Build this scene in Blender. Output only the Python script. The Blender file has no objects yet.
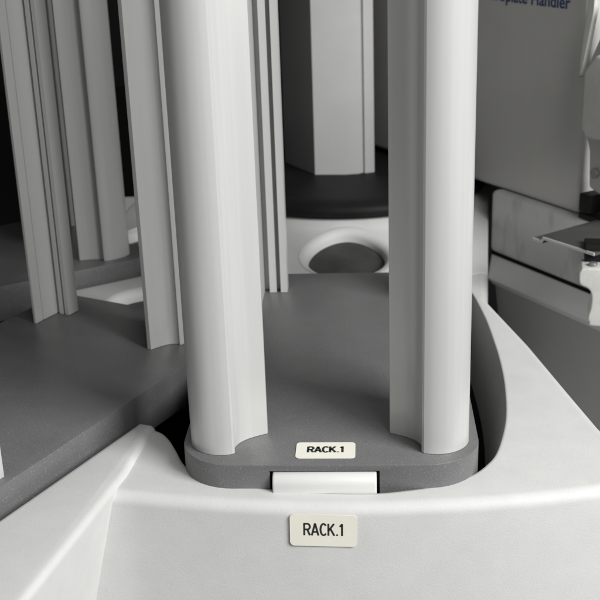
import bpy, bmesh, math, random
from mathutils import Vector, Matrix, Euler
from mathutils import noise as mnoise
scene = bpy.context.scene
C = scene.collection
random.seed(4)

# ------------------------------------------------------------------ camera
HCAM = 0.275
PITCH, ROLL = math.radians(20.77), math.radians(1.985)
F = Vector((0, math.cos(PITCH), -math.sin(PITCH)))
R0 = Vector((1, 0, 0)); U0 = Vector((0, math.sin(PITCH), math.cos(PITCH)))
R = R0 * math.cos(ROLL) - U0 * math.sin(ROLL)
U = U0 * math.cos(ROLL) + R0 * math.sin(ROLL)
cam = bpy.data.cameras.new('camera'); camo = bpy.data.objects.new('camera', cam); C.objects.link(camo)
cam.lens = 69.0; cam.sensor_width = 36; cam.sensor_fit = 'HORIZONTAL'
cam.clip_start = 0.01; cam.clip_end = 50
M = Matrix((R, U, -F)).transposed().to_4x4(); M.translation = Vector((0, 0, HCAM))
camo.matrix_world = M
cam.dof.use_dof = True; cam.dof.focus_distance = 0.58; cam.dof.aperture_fstop = 24
scene.camera = camo

# ------------------------------------------------------------------ world and lamps
w = bpy.data.worlds.new('World'); scene.world = w; w.use_nodes = True
w.node_tree.nodes['Background'].inputs[0].default_value = (0.97, 0.99, 1.0, 1)
w.node_tree.nodes['Background'].inputs[1].default_value = 0.05
def lamp(name, loc, target, size, power, col=(1, 0.995, 0.985), size_y=None):
    l = bpy.data.lights.new(name, 'AREA'); l.energy = power; l.color = col
    l.shape = 'RECTANGLE'; l.size = size; l.size_y = size_y or size
    o = bpy.data.objects.new(name, l); C.objects.link(o); o.location = loc
    o.rotation_euler = (Vector(target) - Vector(loc)).to_track_quat('-Z', 'Y').to_euler()
lamp('key_and_fill_lamp', (0.92, -0.21, 0.79), (0.03, 0.62, 0), 0.6, 25)
lamp('key_and_fill_lamp', (0.64, -0.72, 1.18), (0.0, 0.7, 0), 0.9, 14)  # added fill lamp, brightens the housing front and the strip beside the handler
scene.view_settings.view_transform = 'Standard'; scene.view_settings.look = 'None'
scene.view_settings.exposure = 0.0; scene.view_settings.gamma = 1.0
scene.render.engine = 'CYCLES'

# ------------------------------------------------------------------ materials
def mat(name, col, rough=0.5, var=0.06, vscale=30, bump=0.0, bscale=900, speck=None, metal=0.0,
        spec=0.5, edge=0.0008, stain=None, stretch=None, coat=0.0, lines=None):
    m = bpy.data.materials.new(name); m.use_nodes = True
    nt = m.node_tree; N = nt.nodes; L = nt.links; b = N['Principled BSDF']
    b.inputs['Roughness'].default_value = rough; b.inputs['Metallic'].default_value = metal
    b.inputs['Specular IOR Level'].default_value = spec; b.inputs['Coat Weight'].default_value = coat
    tc = N.new('ShaderNodeTexCoord'); src = tc.outputs['Object']
    if stretch:
        mp = N.new('ShaderNodeMapping'); mp.inputs['Scale'].default_value = stretch
        L.new(src, mp.inputs['Vector']); src2 = mp.outputs['Vector']
    else: src2 = src
    n = N.new('ShaderNodeTexNoise'); n.inputs['Scale'].default_value = vscale; n.inputs['Detail'].default_value = 6
    n.inputs['Roughness'].default_value = 0.65
    L.new(src2, n.inputs['Vector'])
    r = N.new('ShaderNodeValToRGB'); r.color_ramp.elements[0].position = 0.3; r.color_ramp.elements[1].position = 0.7
    r.color_ramp.elements[0].color = [c * (1 - var) for c in col] + [1]
    r.color_ramp.elements[1].color = [min(1, c * (1 + var)) for c in col] + [1]
    L.new(n.outputs['Fac'], r.inputs['Fac']); out = r.outputs['Color']
    def mixin(fac, c2):
        nonlocal out
        mx = N.new('ShaderNodeMix'); mx.data_type = 'RGBA'
        L.new(fac, mx.inputs['Factor']); L.new(out, mx.inputs[6]); mx.inputs[7].default_value = list(c2) + [1]
        out = mx.outputs[2]
    if speck:                       # (scale, threshold, colour)
        v = N.new('ShaderNodeTexNoise'); v.inputs['Scale'].default_value = speck[0]; v.inputs['Detail'].default_value = 2
        L.new(src, v.inputs['Vector'])
        rr = N.new('ShaderNodeValToRGB'); rr.color_ramp.elements[0].position = speck[1]; rr.color_ramp.elements[1].position = speck[1] + 0.1
        L.new(v.outputs['Fac'], rr.inputs['Fac']); mixin(rr.outputs['Color'], speck[2])
    if stain:                       # (scale, threshold, colour)
        v = N.new('ShaderNodeTexNoise'); v.inputs['Scale'].default_value = stain[0]; v.inputs['Detail'].default_value = 8
        L.new(src2, v.inputs['Vector'])
        rr = N.new('ShaderNodeValToRGB'); rr.color_ramp.elements[0].position = stain[1]; rr.color_ramp.elements[1].position = stain[1] + 0.18
        rr.color_ramp.elements[1].color = (0.7, 0.7, 0.7, 1)
        L.new(v.outputs['Fac'], rr.inputs['Fac']); mixin(rr.outputs['Color'], stain[2])
    if lines:                       # (scale, strength): thin lines drawn along the extrusion
        mp2 = N.new('ShaderNodeMapping'); mp2.inputs['Scale'].default_value = (1, 1, 0.004); L.new(src, mp2.inputs['Vector'])
        v = N.new('ShaderNodeTexNoise'); v.inputs['Scale'].default_value = lines[0]; v.inputs['Detail'].default_value = 5; L.new(mp2.outputs['Vector'], v.inputs['Vector'])
        rr = N.new('ShaderNodeMapRange'); rr.inputs['From Min'].default_value = 0.35; rr.inputs['From Max'].default_value = 0.7; rr.inputs['To Max'].default_value = lines[1]
        L.new(v.outputs['Fac'], rr.inputs['Value']); mixin(rr.outputs['Result'], [c * 0.6 for c in col])
    L.new(out, b.inputs['Base Color'])
    rn = N.new('ShaderNodeMapRange'); rn.inputs['To Min'].default_value = rough - 0.06; rn.inputs['To Max'].default_value = rough + 0.08
    L.new(n.outputs['Fac'], rn.inputs['Value']); L.new(rn.outputs['Result'], b.inputs['Roughness'])
    nrm = None
    if edge:
        be = N.new('ShaderNodeBevel'); be.samples = 4; be.inputs['Radius'].default_value = edge; nrm = be.outputs['Normal']
    if bump:
        bn = N.new('ShaderNodeTexNoise'); bn.inputs['Scale'].default_value = bscale; bn.inputs['Detail'].default_value = 3
        L.new(src2, bn.inputs['Vector'])
        bu = N.new('ShaderNodeBump'); bu.inputs['Strength'].default_value = bump; bu.inputs['Distance'].default_value = 0.0004
        L.new(bn.outputs['Fac'], bu.inputs['Height'])
        if nrm: L.new(nrm, bu.inputs['Normal'])
        nrm = bu.outputs['Normal']
    if nrm: L.new(nrm, b.inputs['Normal'])
    return m

WHITE = mat('white_moulded_plastic', (0.60, 0.60, 0.592), 0.55, 0.03, 60, 0.24, 1500, spec=0.3, edge=0.0022,
            speck=(180, 0.73, (0.52, 0.52, 0.505)), stain=(9, 0.60, (0.56, 0.56, 0.55)))
TABW = mat('white_latch_plastic', (0.66, 0.665, 0.65), 0.35, 0.02, 20, edge=0.0012)
ALU = mat('satin_anodised_aluminium', (0.55, 0.552, 0.543), 0.30, 0.03, 40, 0.05, 300, edge=0.0004, stretch=(1, 1, 0.12), metal=0.12, lines=(520, 0.10), stain=(16, 0.60, (0.47, 0.47, 0.46)))
PLATE = mat('dark_grey_plate', (0.140, 0.142, 0.142), 0.36, 0.08, 35, 0.5, 1100, edge=0.0006,
            speck=(1000, 0.60, (0.215, 0.215, 0.215)), stain=(70, 0.60, (0.165, 0.165, 0.163)))
BLACK = mat('black_rubber', (0.009, 0.009, 0.010), 0.6, 0.3, 40, 0.3, 500, edge=0.0012, spec=0.2)
SHADE = mat('shade_black', (0.012, 0.012, 0.012), 0.9, 0.2, 20, edge=0, spec=0.1)  # near-black colour put in for shade on the pocket floors
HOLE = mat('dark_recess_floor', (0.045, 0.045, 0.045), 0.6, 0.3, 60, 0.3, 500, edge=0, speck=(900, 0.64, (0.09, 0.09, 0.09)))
COLM = mat('grey_painted_column', (0.47, 0.47, 0.465), 0.45, 0.05, 20, 0.1, 400, edge=0.0008)
HAND = mat('grey_painted_cabinet', (0.52, 0.515, 0.495), 0.42, 0.05, 9, 0.15, 500, edge=0.0025)
HLOW = mat('grey_painted_skirt', (0.72, 0.72, 0.71), 0.5, 0.05, 9, 0.15, 500, edge=0.002)
HLOW2 = mat('darker_grey_panel', (0.40, 0.40, 0.395), 0.5, 0.08, 9, 0.15, 500, edge=0.002)  # darker grey than the skirt band above it
LEDGE = mat('scuffed_grey_worktop', (0.60, 0.60, 0.59), 0.45, 0.06, 14, 0.15, 500, edge=0.006, stretch=(1, 1, 0.35),
            stain=(45, 0.53, (0.30, 0.30, 0.30)))
PAPER = mat('cream_label_tape', (0.80, 0.795, 0.70), 0.5, 0.02, 60, edge=0)
INK = mat('black_ink', (0.02, 0.02, 0.022), 0.6, 0.1, 60, edge=0)
BLUE = mat('blue_print', (0.03, 0.05, 0.16), 0.5, 0.1, 60, edge=0)
CAST = mat('cast_light_metal', (0.58, 0.58, 0.55), 0.45, 0.08, 60, 0.3, 500, edge=0.0015)
STEEL = mat('brushed_steel', (0.33, 0.33, 0.325), 0.35, 0.1, 50, metal=0.6, edge=0.0006)
TRAYM = mat('dark_tray', (0.06, 0.06, 0.058), 0.55, 0.15, 30, edge=0.0006, spec=0.3, stain=(25, 0.5, (0.085, 0.085, 0.083)))
ROOM = mat('dark_room_surface', (0.012, 0.013, 0.014), 0.8, 0.2, 2, edge=0)

# ------------------------------------------------------------------ helpers
def link(name, me, m, parent=None, loc=(0, 0, 0)):
    o = bpy.data.objects.new(name, me); C.objects.link(o)
    if m: me.materials.append(m)
    if parent: o.parent = parent
    o.location = loc
    return o
def finish(me, ang=32):
    for p in me.polygons: p.use_smooth = True
    me.set_sharp_from_angle(angle=math.radians(ang))
def bm_mesh(name, bm, ang=32):
    bmesh.ops.recalc_face_normals(bm, faces=bm.faces)
    me = bpy.data.meshes.new(name); bm.to_mesh(me); bm.free(); finish(me, ang); return me
def prism(bm, pts, z0, z1, taper=None):
    lo = [bm.verts.new((p[0], p[1], z0)) for p in (taper or pts)]
    hi = [bm.verts.new((p[0], p[1], z1)) for p in pts]
    n = len(pts)
    bm.faces.new(lo[::-1]); bm.faces.new(hi)
    for i in range(n): bm.faces.new((lo[i], lo[(i + 1) % n], hi[(i + 1) % n], hi[i]))
def prism_obj(name, pts, z0, z1, m, parent=None, ang=32, loc=(0, 0, 0)):
    bm = bmesh.new(); prism(bm, pts, z0, z1); return link(name, bm_mesh(name, bm, ang), m, parent, loc)
def inset(pts, d):
    n = len(pts); out = []
    for i in range(n):
        a, b, c = Vector(pts[i - 1]), Vector(pts[i]), Vector(pts[(i + 1) % n])
        e1, e2 = (b - a).normalized(), (c - b).normalized()
        nn = Vector((-e1.y - e2.y, e1.x + e2.x)); nn.normalize()
        k = max(0.4, nn.dot(Vector((-e1.y, e1.x))))
        out.append(tuple(b + nn * (d / k)))
    return out
def round_prism(bm, pts, foot, z0, z1, r, seg=5):
    rings = [[bm.verts.new((p[0], p[1], z0)) for p in foot]]
    for k in range(seg + 1):
        t = k / seg * math.pi / 2
        rings.append([bm.verts.new((p[0], p[1], z1 - r + r * math.sin(t))) for p in inset(pts, r * (1 - math.cos(t)))])
    n = len(pts)
    for a, b in zip(rings, rings[1:]):
        for i in range(n): bm.faces.new((a[i], a[(i + 1) % n], b[(i + 1) % n], b[i]))
    bm.faces.new(rings[0][::-1]); bm.faces.new(rings[-1])
def box(bm, lo, hi, mx=None):
    vs = []
    for x in (lo[0], hi[0]):
        for y in (lo[1], hi[1]):
            for z in (lo[2], hi[2]):
                v = Vector((x, y, z)); vs.append(bm.verts.new(mx @ v if mx else v))
    for f in ((0, 1, 3, 2), (4, 6, 7, 5), (0, 4, 5, 1), (2, 3, 7, 6), (0, 2, 6, 4), (1, 5, 7, 3)): bm.faces.new([vs[i] for i in f])
def circle(cx, cy, r, n=64): return [(cx + r * math.cos(2 * math.pi * i / n), cy + r * math.sin(2 * math.pi * i / n)) for i in range(n)]
def smooth(pts, k=6, closed=True):
    n = len(pts); out = []
    rng = range(n) if closed else range(n - 1)
    for i in rng:
        g = (lambda j: Vector(pts[j % n])) if closed else (lambda j: Vector(pts[max(0, min(n - 1, j))]))
        p0, p1, p2, p3 = g(i - 1), g(i), g(i + 1), g(i + 2)
        for q in range(k):
            t = q / k
            out.append(tuple(0.5 * ((2 * p1) + (p2 - p0) * t + (2 * p0 - 5 * p1 + 4 * p2 - p3) * t * t + (3 * p1 - p0 - 3 * p2 + p3) * t ** 3)))
    if not closed: out.append(tuple(pts[-1]))
    return out
def rounded(x0, x1, y0, y1, r, n=10):
    out = []                                     # r = radii: front right, rear right, rear left, front left
    for (cx, cy, a, rr) in ((x1, y0, -90, r[0]), (x1, y1, 0, r[1]), (x0, y1, 90, r[2]), (x0, y0, 180, r[3])):
        sx = -1 if cx == x1 else 1; sy = -1 if cy == y1 else 1
        for i in range(n + 1):
            t = math.radians(a + 90 * i / n)
            out.append((cx + sx * rr + rr * math.cos(t), cy + sy * rr + rr * math.sin(t)))
    return out
def carve(o, cutters, bevel=None, seg=3, ang=35):
    """boolean the cutters (point lists with z range) out of o, then bevel; the mesh is baked back into o"""
    tmp = []
    for cu in cutters:
        bm = bmesh.new()
        if len(cu) > 3:                      # a cutter of several rings: [(points, z), ...] from the bottom up
            rg = [[bm.verts.new((p[0], p[1], z)) for p in ps] for ps, z in cu[3]]
            for a, b in zip(rg, rg[1:]):
                for i in range(len(a)): bm.faces.new((a[i], a[(i + 1) % len(a)], b[(i + 1) % len(a)], b[i]))
            bm.faces.new(rg[0][::-1]); bm.faces.new(rg[-1])
        else: prism(bm, cu[0], cu[1], cu[2])
        c = link('cutter', bm_mesh('cutter', bm), None)
        md = o.modifiers.new('b', 'BOOLEAN'); md.operation = 'DIFFERENCE'; md.object = c; md.solver = 'EXACT'; md.use_self = False; tmp.append(c)
    if bevel:
        bv = o.modifiers.new('v', 'BEVEL'); bv.width = bevel; bv.segments = seg; bv.limit_method = 'ANGLE'; bv.angle_limit = math.radians(ang)
        bv.harden_normals = False
    bpy.context.view_layer.update()
    dg = bpy.context.evaluated_depsgraph_get()
    me = bpy.data.meshes.new_from_object(o.evaluated_get(dg))
    o.modifiers.clear(); old = o.data; o.data = me; bpy.data.meshes.remove(old)
    for c in tmp:
        mm = c.data; bpy.data.objects.remove(c); bpy.data.meshes.remove(mm)
    finish(me, 38)
def thing(name, label, cat, loc=(0, 0, 0), rz=0, group=None):
    o = bpy.data.objects.new(name, None); C.objects.link(o); o.location = loc; o.rotation_euler = (0, 0, rz)
    o.empty_display_size = 0.03; o['label'] = label; o['category'] = cat
    if group: o['group'] = group
    return o
def text_mesh(name, s, size, m, parent, width=None, bold=0.0, align='CENTER', height=None):
    cu = bpy.data.curves.new('t', 'FONT'); cu.body = s; cu.size = size; cu.align_x = align; cu.align_y = 'CENTER'
    cu.offset = bold; cu.extrude = 0.00005
    o = bpy.data.objects.new('t', cu); C.objects.link(o)
    bpy.context.view_layer.update()
    me = bpy.data.meshes.new_from_object(o.evaluated_get(bpy.context.evaluated_depsgraph_get()))
    bpy.data.objects.remove(o)
    xs = [v.co.x for v in me.vertices]; ys = [v.co.y for v in me.vertices]
    sx = width / (max(xs) - min(xs)) if width else 1
    sy = height / (max(ys) - min(ys)) if height else 1
    ox = (max(xs) + min(xs)) / 2 if align == 'CENTER' else max(xs)
    oy = (max(ys) + min(ys)) / 2 if height else 0
    for v in me.vertices: v.co.x = (v.co.x - ox) * sx; v.co.y = (v.co.y - oy) * sy
    me.name = name; me.materials.clear()
    return link(name, me, m, parent)
mm = lambda pts: [(p[0] / 1000, p[1] / 1000) for p in pts]

# ------------------------------------------------------------------ room
def structure(name, lo, hi):
    bm = bmesh.new(); box(bm, lo, hi); o = link(name, bm_mesh(name, bm), ROOM); o['kind'] = 'structure'
structure('floor', (-3, -1.5, -0.36), (3, 3.5, -0.34))
structure('wall', (-3, 3.5, -0.36), (3, 3.55, 2.6))

# ------------------------------------------------------------------ carousel
CX, CY = 0.048, 0.985
car = thing('carousel', 'white moulded carousel housing with deep pockets holding the dark rack bases, label on its front', 'carousel', (0, 0, 0))
arc = []
for i in range(25):
    x = -93 + (172 + 93) * i / 24
    arc.append((x, 987 - math.sqrt(509 ** 2 - (x - 50) ** 2)))
outline = mm(arc + [(168, 510), (159.3, 553.6), (153.4, 598), (144.4, 668.5), (131, 748.5), (145, 832), (158, 912), (157, 960),
      (115, 1080), (20, 1110), (-90, 1050), (-165, 1054), (-172, 1000), (-195, 966), (-430, 830), (-480, 640), (-440, 420), (-380, 300), (-290, 260), (-200, 260), (-150, 412), (-120, 500)])
foot = []
for (x, y) in outline:                       # slight draft: the skirt is a little wider lower down
    d = Vector((x - 0.0, y - 0.75)); foot.append((x + d.x * 0.0476, y + d.y * 0.0476))
bm = bmesh.new(); round_prism(bm, outline, foot, -0.3395, -0.013, 0.006, 8)
body = link('housing', bm_mesh('housing', bm), WHITE, car)
pocket_a = smooth(mm([(-110, 574), (-92, 569), (-80, 563.5), (-73.5, 554), (-68.4, 541), (-62, 524), (-51, 512), (-38, 504), (-18, 497.5), (6, 492.5), (30.8, 490), (48, 491.6), (65.6, 495.5), (81.5, 503.5), (92, 514.5),
      (100.3, 530), (110.2, 563.4), (116.6, 601), (120.4, 636), (122.6, 676), (123.4, 722), (120, 772), (105, 787), (40, 789), (-40, 796), (-70, 770), (-100, 640)]), 5)
def place(pts, O, a):
    ca, sa = math.cos(a), math.sin(a)        # rack axes: u = (cos, -sin), v = (sin, cos)
    return [(O[0] + p[0] * ca + p[1] * sa, O[1] - p[0] * sa + p[1] * ca) for p in pts]
A1, A2, A3 = math.radians(3.6), math.radians(29.5), math.radians(60)
O1, O2, O3 = (0.0115, 0.4965), (-0.2395, 0.4745), (-0.379, 0.763)
pocket_b = place(rounded(-0.087, 0.0835, -0.012, 0.289, (0.03, 0.02, 0.02, 0.03)), O2, A2)
pocket_c = place(rounded(-0.087, 0.079, -0.012, 0.270, (0.03, 0.02, 0.02, 0.03)), O3, A3)
h1, h2, h3 = (0.0365, 0.831), (-0.106, 0.764), (O3[0] + 0.300 * math.sin(A3), O3[1] + 0.300 * math.cos(A3))
ins = inset(pocket_a, 0.011)
pocket_lo = []
for p, q in zip(pocket_a, ins):
    t = max(0, min(1, (p[0] - 0.07) / 0.03)) * max(0, min(1, (0.765 - p[1]) / 0.05)); pocket_lo.append((p[0] + (q[0] - p[0]) * t, p[1] + (q[1] - p[1]) * t))
carve(body, [(None, 0, 0, [(pocket_lo, -0.056), (pocket_a, -0.0131), (pocket_a, 0.05)]), (pocket_b, -0.056, 0.05), (pocket_c, -0.056, 0.05), (circle(*h1, 0.036), -0.06, 0.05), (circle(*h2, 0.034), -0.06, 0.05), (circle(*h3, 0.034), -0.06, 0.05), (circle(-0.212, 0.735, 0.05), -0.06, 0.05)])
# the next bay's shoulder: a slightly higher block whose side wall meets the front arc in a crease
sh_top = mm([(-80, 568), (-83.5, 560), (-91, 515), (-119, 412), (-160, 250), (-330, 250), (-330, 500), (-120, 640)])
sh_foot = mm([(-104, 568), (-116, 560), (-166, 515), (-194, 412), (-190, 250), (-330, 250), (-330, 500), (-120, 640)])
bm = bmesh.new(); round_prism(bm, sh_top[::-1], sh_foot[::-1], -0.3395, -0.0102, 0.0035)
sho = link('shoulder', bm_mesh('shoulder', bm), WHITE, car)
carve(sho, [(pocket_a, -0.0562, 0.05), (pocket_b, -0.0562, 0.05), (pocket_c, -0.0562, 0.05)], 0.0012, 3, 40)
# black sheets on the pocket floors, standing in for the shadow down there
bm = bmesh.new()
for k, pk in enumerate((pocket_a, pocket_b, pocket_c)): prism(bm, pk, -0.0557, -0.0545 - 0.0004 * k)
floor_shade = link('pocket_shade', bm_mesh('pocket_shade', bm), SHADE, car)

# hub: a low cone round the centre, with a rounded hole
HZ0, HZ1, HR0, HR1 = 0.0115, -0.0128, 0.112, 0.202
def hubz(r): 
    t = max(0, min(1, (r - HR0) / (HR1 - HR0))); return HZ0 + (HZ1 - HZ0) * (t ** 0.6)
bm = bmesh.new(); rings = []
NS = 96
for r in [0.06] + [HR0 + (HR1 - HR0) * i / 10 for i in range(11)]:
    rings.append([bm.verts.new((CX + r * math.cos(2 * math.pi * i / NS), CY + r * math.sin(2 * math.pi * i / NS), hubz(r))) for i in range(NS)])
low = [bm.verts.new((v.co.x, v.co.y, -0.03)) for v in rings[-1]]; rings.append(low)
for a, b in zip(rings, rings[1:]):
    for i in range(NS): bm.faces.new((a[i], a[(i + 1) % NS], b[(i + 1) % NS], b[i]))
bm.faces.new(rings[0]); bm.faces.new(low)
hub = link('hub', bm_mesh('hub', bm), WHITE, car)
cutx = mm([(131, 748.5), (146, 840), (160, 925), (176, 1016), (400, 1016), (400, 748)])
carve(hub, [(circle(*h1, 0.036), -0.06, 0.05), (circle(*h3, 0.034), -0.06, 0.05), (cutx, -0.06, 0.05)])
def hole_rim(c, r0, r1, zf, depth):
    bm = bmesh.new(); rs = []
    n = 72
    for k in range(9):                       # quarter round from the surface into the hole
        t = k / 8 * math.pi / 2
        r = r0 - (r0 - r1) * math.sin(t); dz = (1 - math.cos(t)) * 0.007
        rs.append([bm.verts.new((c[0] + r * math.cos(2 * math.pi * i / n), c[1] + r * math.sin(2 * math.pi * i / n),
                   zf(c[0] + r0 * math.cos(2 * math.pi * i / n), c[1] + r0 * math.sin(2 * math.pi * i / n)) - dz + 0.0003)) for i in range(n)])
    rs.append([bm.verts.new((v.co.x, v.co.y, v.co.z - depth)) for v in rs[-1]])
    for a, b in zip(rs, rs[1:]):
        for i in range(n): bm.faces.new((a[i], a[(i + 1) % n], b[(i + 1) % n], b[i]))
    return link('hole_rim', bm_mesh('hole_rim', bm, 60), WHITE, car)
hole_rim(h1, 0.0364, 0.0292, lambda x, y: hubz(math.hypot(x - CX, y - CY)), 0.004)
hole_rim(h2, 0.0345, 0.0285, lambda x, y: -0.013, 0.004)
hole_rim(h3, 0.0345, 0.0285, lambda x, y: -0.013, 0.004)
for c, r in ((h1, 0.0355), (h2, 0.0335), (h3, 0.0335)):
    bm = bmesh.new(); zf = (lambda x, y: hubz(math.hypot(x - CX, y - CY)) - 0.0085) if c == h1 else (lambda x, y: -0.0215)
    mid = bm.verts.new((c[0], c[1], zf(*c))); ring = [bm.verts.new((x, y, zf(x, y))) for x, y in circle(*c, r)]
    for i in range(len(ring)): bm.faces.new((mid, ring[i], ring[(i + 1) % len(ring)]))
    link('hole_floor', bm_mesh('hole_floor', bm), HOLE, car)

# black collar disc and the faceted column
bm = bmesh.new(); prof = [(0.0, 0.0125), (0.112, 0.0125), (0.1175, 0.0135), (0.119, 0.0165), (0.1185, 0.020), (0.116, 0.0228), (0.104, 0.0245), (0.088, 0.0225), (0.0, 0.0225)]
rings = []
for r, z in prof:
    rings.append([bm.verts.new((CX + max(r, 1e-5) * math.cos(2 * math.pi * i / 128), CY + max(r, 1e-5) * math.sin(2 * math.pi * i / 128), z)) for i in range(128)])
for a, b in zip(rings, rings[1:]):
    for i in range(128): bm.faces.new((a[i], a[(i + 1) % 128], b[(i + 1) % 128], b[i]))
bmesh.ops.remove_doubles(bm, verts=bm.verts, dist=5e-5)
disc = link('collar_disc', bm_mesh('collar_disc', bm, 50), BLACK, car)
colp = mm([(16.8, 970), (43, 966.5), (55, 968.2), (57.6, 971), (59, 971), (60, 968.8), (68.5, 972), (69, 1000), (58, 1030), (35, 1055), (-8, 1046), (-9, 1018)])
prism_obj('column', colp, 0.0226, 0.55, COLM, car)
# white spring latch in front of the first rack
lp = [(0.0055, -0.03), (-0.0045, -0.03), (-0.0045, -0.0105)] + [(0.0005 + 0.005 * math.cos(math.radians(a)), -0.0095 + 0.0052 * math.sin(math.radians(a))) for a in range(180, 80, -10)] + [(0.0055, -0.0043)]
bm = bmesh.new()
for x0, x1 in ((-0.0280, 0.0230),):
    ra = [[bm.verts.new((*place([(x, y)], O1, A1)[0], z)) for y, z in lp] for x in (x0, x1)]
    bm.faces.new(ra[0]); bm.faces.new(ra[1][::-1])
    for i in range(len(lp)): bm.faces.new((ra[0][i], ra[0][(i + 1) % len(lp)], ra[1][(i + 1) % len(lp)], ra[1][i]))
o = link('latch_tab', bm_mesh('latch_tab', bm, 30), TABW, car)
carve(o, [], 0.0007, 3, 45)

# ------------------------------------------------------------------ racks
def post_profile():
    p = [(42, 33.2), (42, 36.3), (33.6, 36.3), (33.6, 34.9), (32.2, 34.9), (32.2, 36.3), (9, 36.3), (9, 40.6), (16, 40.6), (16, 46.2), (9, 46.2), (9, 49.6), (16, 49.6), (16, 55), (3.5, 55)]
    for i in range(25):
        t = math.radians(180 + 112 * i / 24); p.append((20 + 16.5 * math.cos(t), 26.5 + 16.5 * math.sin(t)))
    p += smooth([(27.2, 12.4), (26.5, 15), (26.8, 18.5), (29, 23.5), (34, 28.5), (42, 33.2)], 5, False)[:-1]
    return [(a / 1000, b / 1000) for a, b in p]
PP = post_profile()
POST_H = 0.44
rb = lambda b: 0.0235 + (b - 0.0332) * (0.84 if b > 0.0332 else 0.58)   # the rear posts sit nearer the plate's sides
def post_mesh(fn):
    bm = bmesh.new(); prism(bm, [fn(a, b) for a, b in PP], 0.0002, POST_H); return bm_mesh('post', bm, 25)
def make_rack(label, O, a, front_v=0.0, rear_v=0.258, L=0.281, narrow=False, near_shift=0.0):
    t = thing('microplate_rack', label, 'plate rack', (O[0], O[1], 0), -a, 'racks standing in the carousel pockets')
    base = prism_obj('base_plate', rounded(-0.0752, 0.0748, 0, L, (0.027, 0.016, 0.016, 0.027), 12), -0.026, 0, PLATE, t)
    base.parent = None
    carve(base, [(rounded(-0.0295, 0.0245, -0.004, 0.007, (0.0005,) * 4, 2), -0.03, -0.0035)], 0.0007, 2, 40)
    base.parent = t
    link('post', post_mesh(lambda x, y: (x - 0.0748, y + front_v)), ALU, t)
    link('post', post_mesh(lambda x, y: (0.0735 - x * 1.03, y + front_v)), ALU, t)
    link('post', post_mesh(lambda x, y: (-0.077 + (rb(y) if not narrow else 0.0235 + (y - 0.0332) * 0.55), rear_v - (x if not narrow else x * 0.8 + 0.001))), ALU, t)
    link('post', post_mesh(lambda x, y: (0.077 - rb(y) - near_shift, rear_v - (x * 0.92 if near_shift else x))), ALU, t)
    return t
r1 = make_rack('dark grey rack base with four light posts, the only rack bearing a RACK.1 label', O1, A1)
r2 = make_rack('rack on a wide dark base at left, its near inner post beside the labelled rack', O2, A2, 0.009, 0.262, narrow=True, near_shift=0.0105)
r3 = make_rack('farthest shaded rack at upper left, seen between the posts of the rack in front', O3, A3, 0, 0.258, 0.264)
def arcp(cx, cy, rx, ry, a0, a1, n=14): return [(cx + rx * math.cos(math.radians(a0 + (a1 - a0) * i / n)), cy + ry * math.sin(math.radians(a0 + (a1 - a0) * i / n))) for i in range(n + 1)]
GLYPH = {'R': [[(.06, 0), (.06, 1)], [(.06, .95), (.32, .95)] + arcp(.32, .72, .2, .23, 90, -90) + [(.06, .49)], [(.3, .5), (.52, 0)]],
         'A': [[(.03, 0), (.3, 1)], [(.57, 0), (.3, 1)], [(.12, .3), (.48, .3)]],
         'C': [arcp(.31, .5, .25, .47, 42, 318, 24)],
         'K': [[(.06, 0), (.06, 1)], [(.52, 1), (.06, .4)], [(.22, .58), (.54, 0)]],
         '.': [[(.1, 0), (.1, .13)]], '1': [[(.22, 0), (.22, 1)], [(.24, .97), (.04, .76)]]}
GW = {'R': .56, 'A': .6, 'C': .56, 'K': .58, '.': .2, '1': .34}
def stroke(bm, pts, wd):
    h = wd / 2; L = []; Rr = []
    for i, p in enumerate(pts):
        a = Vector(pts[max(0, i - 1)]); b = Vector(pts[min(len(pts) - 1, i + 1)]); d = (b - a).normalized(); n = Vector((-d.y, d.x))
        L.append(bm.verts.new((*(Vector(p) + n * h), 0))); Rr.append(bm.verts.new((*(Vector(p) - n * h), 0)))
    for i in range(len(pts) - 1): bm.faces.new((Rr[i], Rr[i + 1], L[i + 1], L[i]))
def sticker(parent, w, h, mx, sz, tw, th, bold):
    s = prism_obj('label', rounded(-w / 2, w / 2, -h / 2, h / 2, (0.0022,) * 4, 5), 0, 0.0003, PAPER, parent)
    s.matrix_local = mx
    bm = bmesh.new(); x = -tw / 2; k = tw / 3.25
    for ch, wd in (('R', .56), ('A', .60), ('C', .56), ('K', .58), ('.', .2), ('1', .34)):
        for st in GLYPH[ch]: stroke(bm, [(x + p[0] * k * (wd / GW[ch]), (p[1] - 0.5) * th) for p in st], bold)
        x += (wd + 0.082) * k
    me = bpy.data.meshes.new('lettering'); bm.to_mesh(me); bm.free()
    tx = link('lettering', me, INK, s); tx.location = (0, 0.0006, 0.00036)
    return s
sticker(r1, 0.0297, 0.0165, Matrix.Translation((-0.0022, 0.0146, 0.0001)), 0.008, 0.0182, 0.0060, 0.00125)
# front sticker on the housing: a vertical face on the carousel arc with a slight draft
lx = 0.0075; ly = 0.987 - math.sqrt(0.509 ** 2 - (lx - 0.05) ** 2)
yaw = math.asin((lx - 0.05) / 0.509)
st = sticker(car, 0.0325, 0.0172, Matrix(), 0.009, 0.0193, 0.0066, 0.00095)
st.matrix_local = Matrix.Translation((lx, ly - 0.0008, -0.0258)) @ Matrix.Rotation(yaw, 4, 'Z') @ Matrix.Rotation(math.radians(88), 4, 'X') @ Matrix.Rotation(math.radians(-0.8), 4, 'Z')

# ------------------------------------------------------------------ plate handler at right
ha = Vector((0.1565, 0.889, 0.026)); he = Vector((0.489, -0.872, 0)).normalized(); hn = Vector((-he.y * -1, -he.x, 0))
hn = Vector((he.y, -he.x, 0)).normalized()      # outward: towards the camera's left
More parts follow.
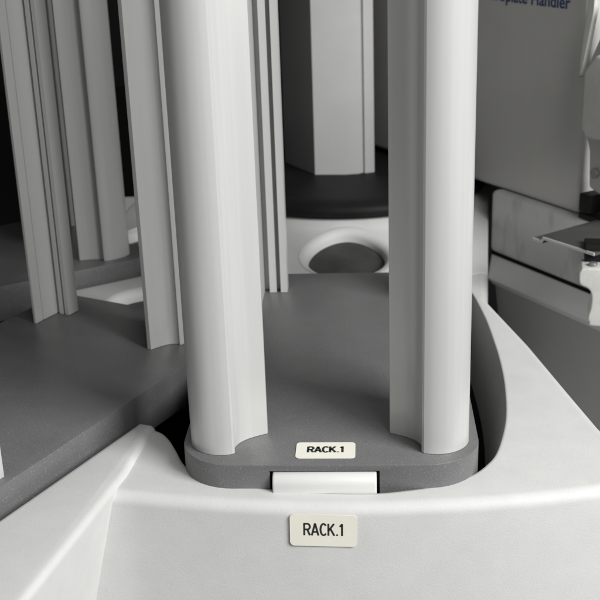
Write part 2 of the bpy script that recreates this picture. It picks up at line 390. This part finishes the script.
# local frame: x along the front (towards the viewer), y into the cabinet, z up
HM = Matrix((he, -hn, Vector((0, 0, 1)))).transposed().to_4x4(); HM.translation = ha; HM = HM @ Matrix.Scale(0.873, 4)
hd = thing('plate_handler', 'grey plate handler cabinet with blue lettering and a scuffed worktop, at right behind the racks', 'lab machine', ha)
hd.matrix_world = HM
def hpart(name, bm, m, bev=None):
    o = link(name, bm_mesh(name, bm), m)
    if bev: carve(o, [], bev, 4, 40)
    o.parent = hd; return o
bm = bmesh.new(); box(bm, (-0.40, 0.008, 0.0006), (0.1045, 0.30, 0.55)); hpart('cabinet', bm, HAND, 0.004)
bm = bmesh.new(); box(bm, (-0.002, 0.0, -0.059), (0.42, 0.34, 0.0)); hpart('worktop', bm, LEDGE, 0.005)
bm = bmesh.new(); box(bm, (-0.003, 0.004, -0.063), (0.42, 0.335, -0.0592)); hpart('shadow_gap', bm, SHADE)
def xprism(bm, prof, x0, x1):
    a = [bm.verts.new((x0, y, z)) for y, z in prof]; b = [bm.verts.new((x1, y, z)) for y, z in prof]
    bm.faces.new(a); bm.faces.new(b[::-1])
    for i in range(len(prof)): bm.faces.new((a[i], a[(i + 1) % len(prof)], b[(i + 1) % len(prof)], b[i]))
bm = bmesh.new(); xprism(bm, [(0.005, -0.0632), (0.001, -0.087), (0.008, -0.0945), (0.33, -0.0945), (0.33, -0.0632)], -0.004, 0.42); hpart('skirt_band', bm, HLOW)
bm = bmesh.new(); xprism(bm, [(0.010, -0.0948), (0.060, -0.415), (0.33, -0.415), (0.33, -0.0948)], -0.004, 0.42); hpart('lower_panel', bm, HLOW2)
tx = text_mesh('lettering', 'Microplate Handler', 0.0145, BLUE, hd, width=0.115, align='RIGHT', bold=0.0002)
tx.matrix_local = Matrix.Translation((0.0825, 0.0077, 0.1725)) @ Matrix.Rotation(math.radians(90), 4, 'X')

# ------------------------------------------------------------------ robot carriage beside the cabinet's right edge
cg = thing('robot_carriage', 'light grey rounded robot carriage plate with screw and black clip, cut by right edge', 'robot part')
cg.matrix_world = HM @ Matrix.Translation((0.1165, -0.002, 0.03))
def cpart(name, bm, m, bev=None):
    o = link(name, bm_mesh(name, bm), m)
    if bev: carve(o, [], bev, 4, 40)
    o.parent = cg; return o
def yprism(bm, pts, y0, y1):
    a = [bm.verts.new((x, y0, z)) for x, z in pts]; b = [bm.verts.new((x, y1, z)) for x, z in pts]
    bm.faces.new(a); bm.faces.new(b[::-1])
    for i in range(len(pts)): bm.faces.new((a[i], a[(i + 1) % len(pts)], b[(i + 1) % len(pts)], b[i]))
bm = bmesh.new(); yprism(bm, mm([(8, 0), (30, -6), (90, -6), (90, 150), (20, 150), (12, 124), (-2, 96), (-4, 84), (-4, 52), (4, 36), (6, 30)]), 0.0, 0.02); cpart('side_plate', bm, COLM, 0.003)
bm = bmesh.new(); yprism(bm, mm([(8, 50), (14, 44), (80, 44), (80, 110), (20, 110), (8, 96)]), -0.012, -0.0002); cpart('cover', bm, CAST, 0.003)
bm = bmesh.new(); yprism(bm, mm([(-2, 180), (6, 180), (4, 140), (-5, 96), (-8, 88), (-7, 110), (-3, 140)]), -0.001, 0.004); cpart('edge_strip', bm, CAST)
bm = bmesh.new(); yprism(bm, circle(0.016, 0.014, 0.004, 20), -0.003, -0.0002); cpart('screw', bm, STEEL)
bm = bmesh.new(); box(bm, (-0.002, 0.0, -0.022), (0.012, 0.03, -0.0065)); cpart('clip', bm, BLACK, 0.0015)
bm = bmesh.new(); box(bm, (-0.006, 0.004, -0.0295), (0.09, 0.05, -0.0245)); cpart('rail', bm, BLACK, 0.001)

# ------------------------------------------------------------------ plate tray held out in front of the handler
tr = thing('plate_tray', 'dark flat plate tray with pale bent front edge, reaching in from the right', 'tray', (0.1786, 0.8346, 0.0))
TM = Matrix((Vector((0.56, -0.8285, 0)), Vector((0.8285, 0.56, 0)), Vector((0, 0, 1)))).transposed().to_4x4(); TM.translation = Vector((0.1786, 0.8346, -0.003))
TM.translation = Vector((0.1607, 0.7511, 0.0325)); tr.matrix_world = TM @ Matrix.Scale(0.9, 4)
def tpart(name, bm, m, par, bev=None, seg=2):
    o = link(name, bm_mesh(name, bm), m)
    if bev: carve(o, [], bev, seg, 40)
    o.parent = par; return o
bm = bmesh.new()
xp = [(0.0, -0.0030), (0.0085, -0.0030), (0.0105, 0.0), (0.061, 0.0), (0.061, -0.0022), (0.0118, -0.0022), (0.0098, -0.0052), (0.0, -0.0052)]
yprism(bm, [(x, z) for x, z in xp], 0.0012, 0.105); tpart('sheet', bm, TRAYM, tr)
bm = bmesh.new(); yprism(bm, [(x, z + 0.0003) for x, z in xp], 0.0, 0.0011); tpart('front_edge', bm, CAST, tr)
bm = bmesh.new(); box(bm, (0.030, 0.050, 0.0003), (0.060, 0.104, 0.003)); tpart('raised_pad', bm, STEEL, tr, 0.001)

# ------------------------------------------------------------------ gripper bracket under the tray
gr = thing('gripper_bracket', 'pale cast gripper bracket with screws and a black pad, under the dark tray', 'robot part', (0.201, 0.776, 0))
gr.matrix_world = Matrix.Translation((0.1813, 0.6993, 0.0212)) @ Matrix.Rotation(math.radians(-12), 4, 'Z') @ Matrix.Scale(0.9, 4)
bm = bmesh.new()
yprism(bm, smooth(mm([(0, -2), (1, 2.5), (6, 4), (40, 4), (60, 4), (60, -35), (14, -40), (9, -37), (8, -33), (9.5, -26), (9.5, -16), (6.5, -11), (1, -8)]), 4), 0.0, 0.022); tpart('casting', bm, CAST, gr, 0.0014, 3)
bm = bmesh.new(); prism(bm, [(0.04, 0.004), (0.052, -0.006), (0.135, 0.067), (0.121, 0.083)], -0.03, -0.006); tpart('arm', bm, CAST, gr, 0.002)
bm = bmesh.new(); box(bm, (0.0035, 0.0145, 0.0042), (0.06, 0.034, 0.0165)); tpart('pad', bm, BLACK, gr, 0.001)
for x in (0.0095, 0.021):
    bm = bmesh.new(); prism(bm, circle(x, 0.007, 0.0032, 20), 0.0041, 0.0066); tpart('screw', bm, STEEL, gr, 0.0006)
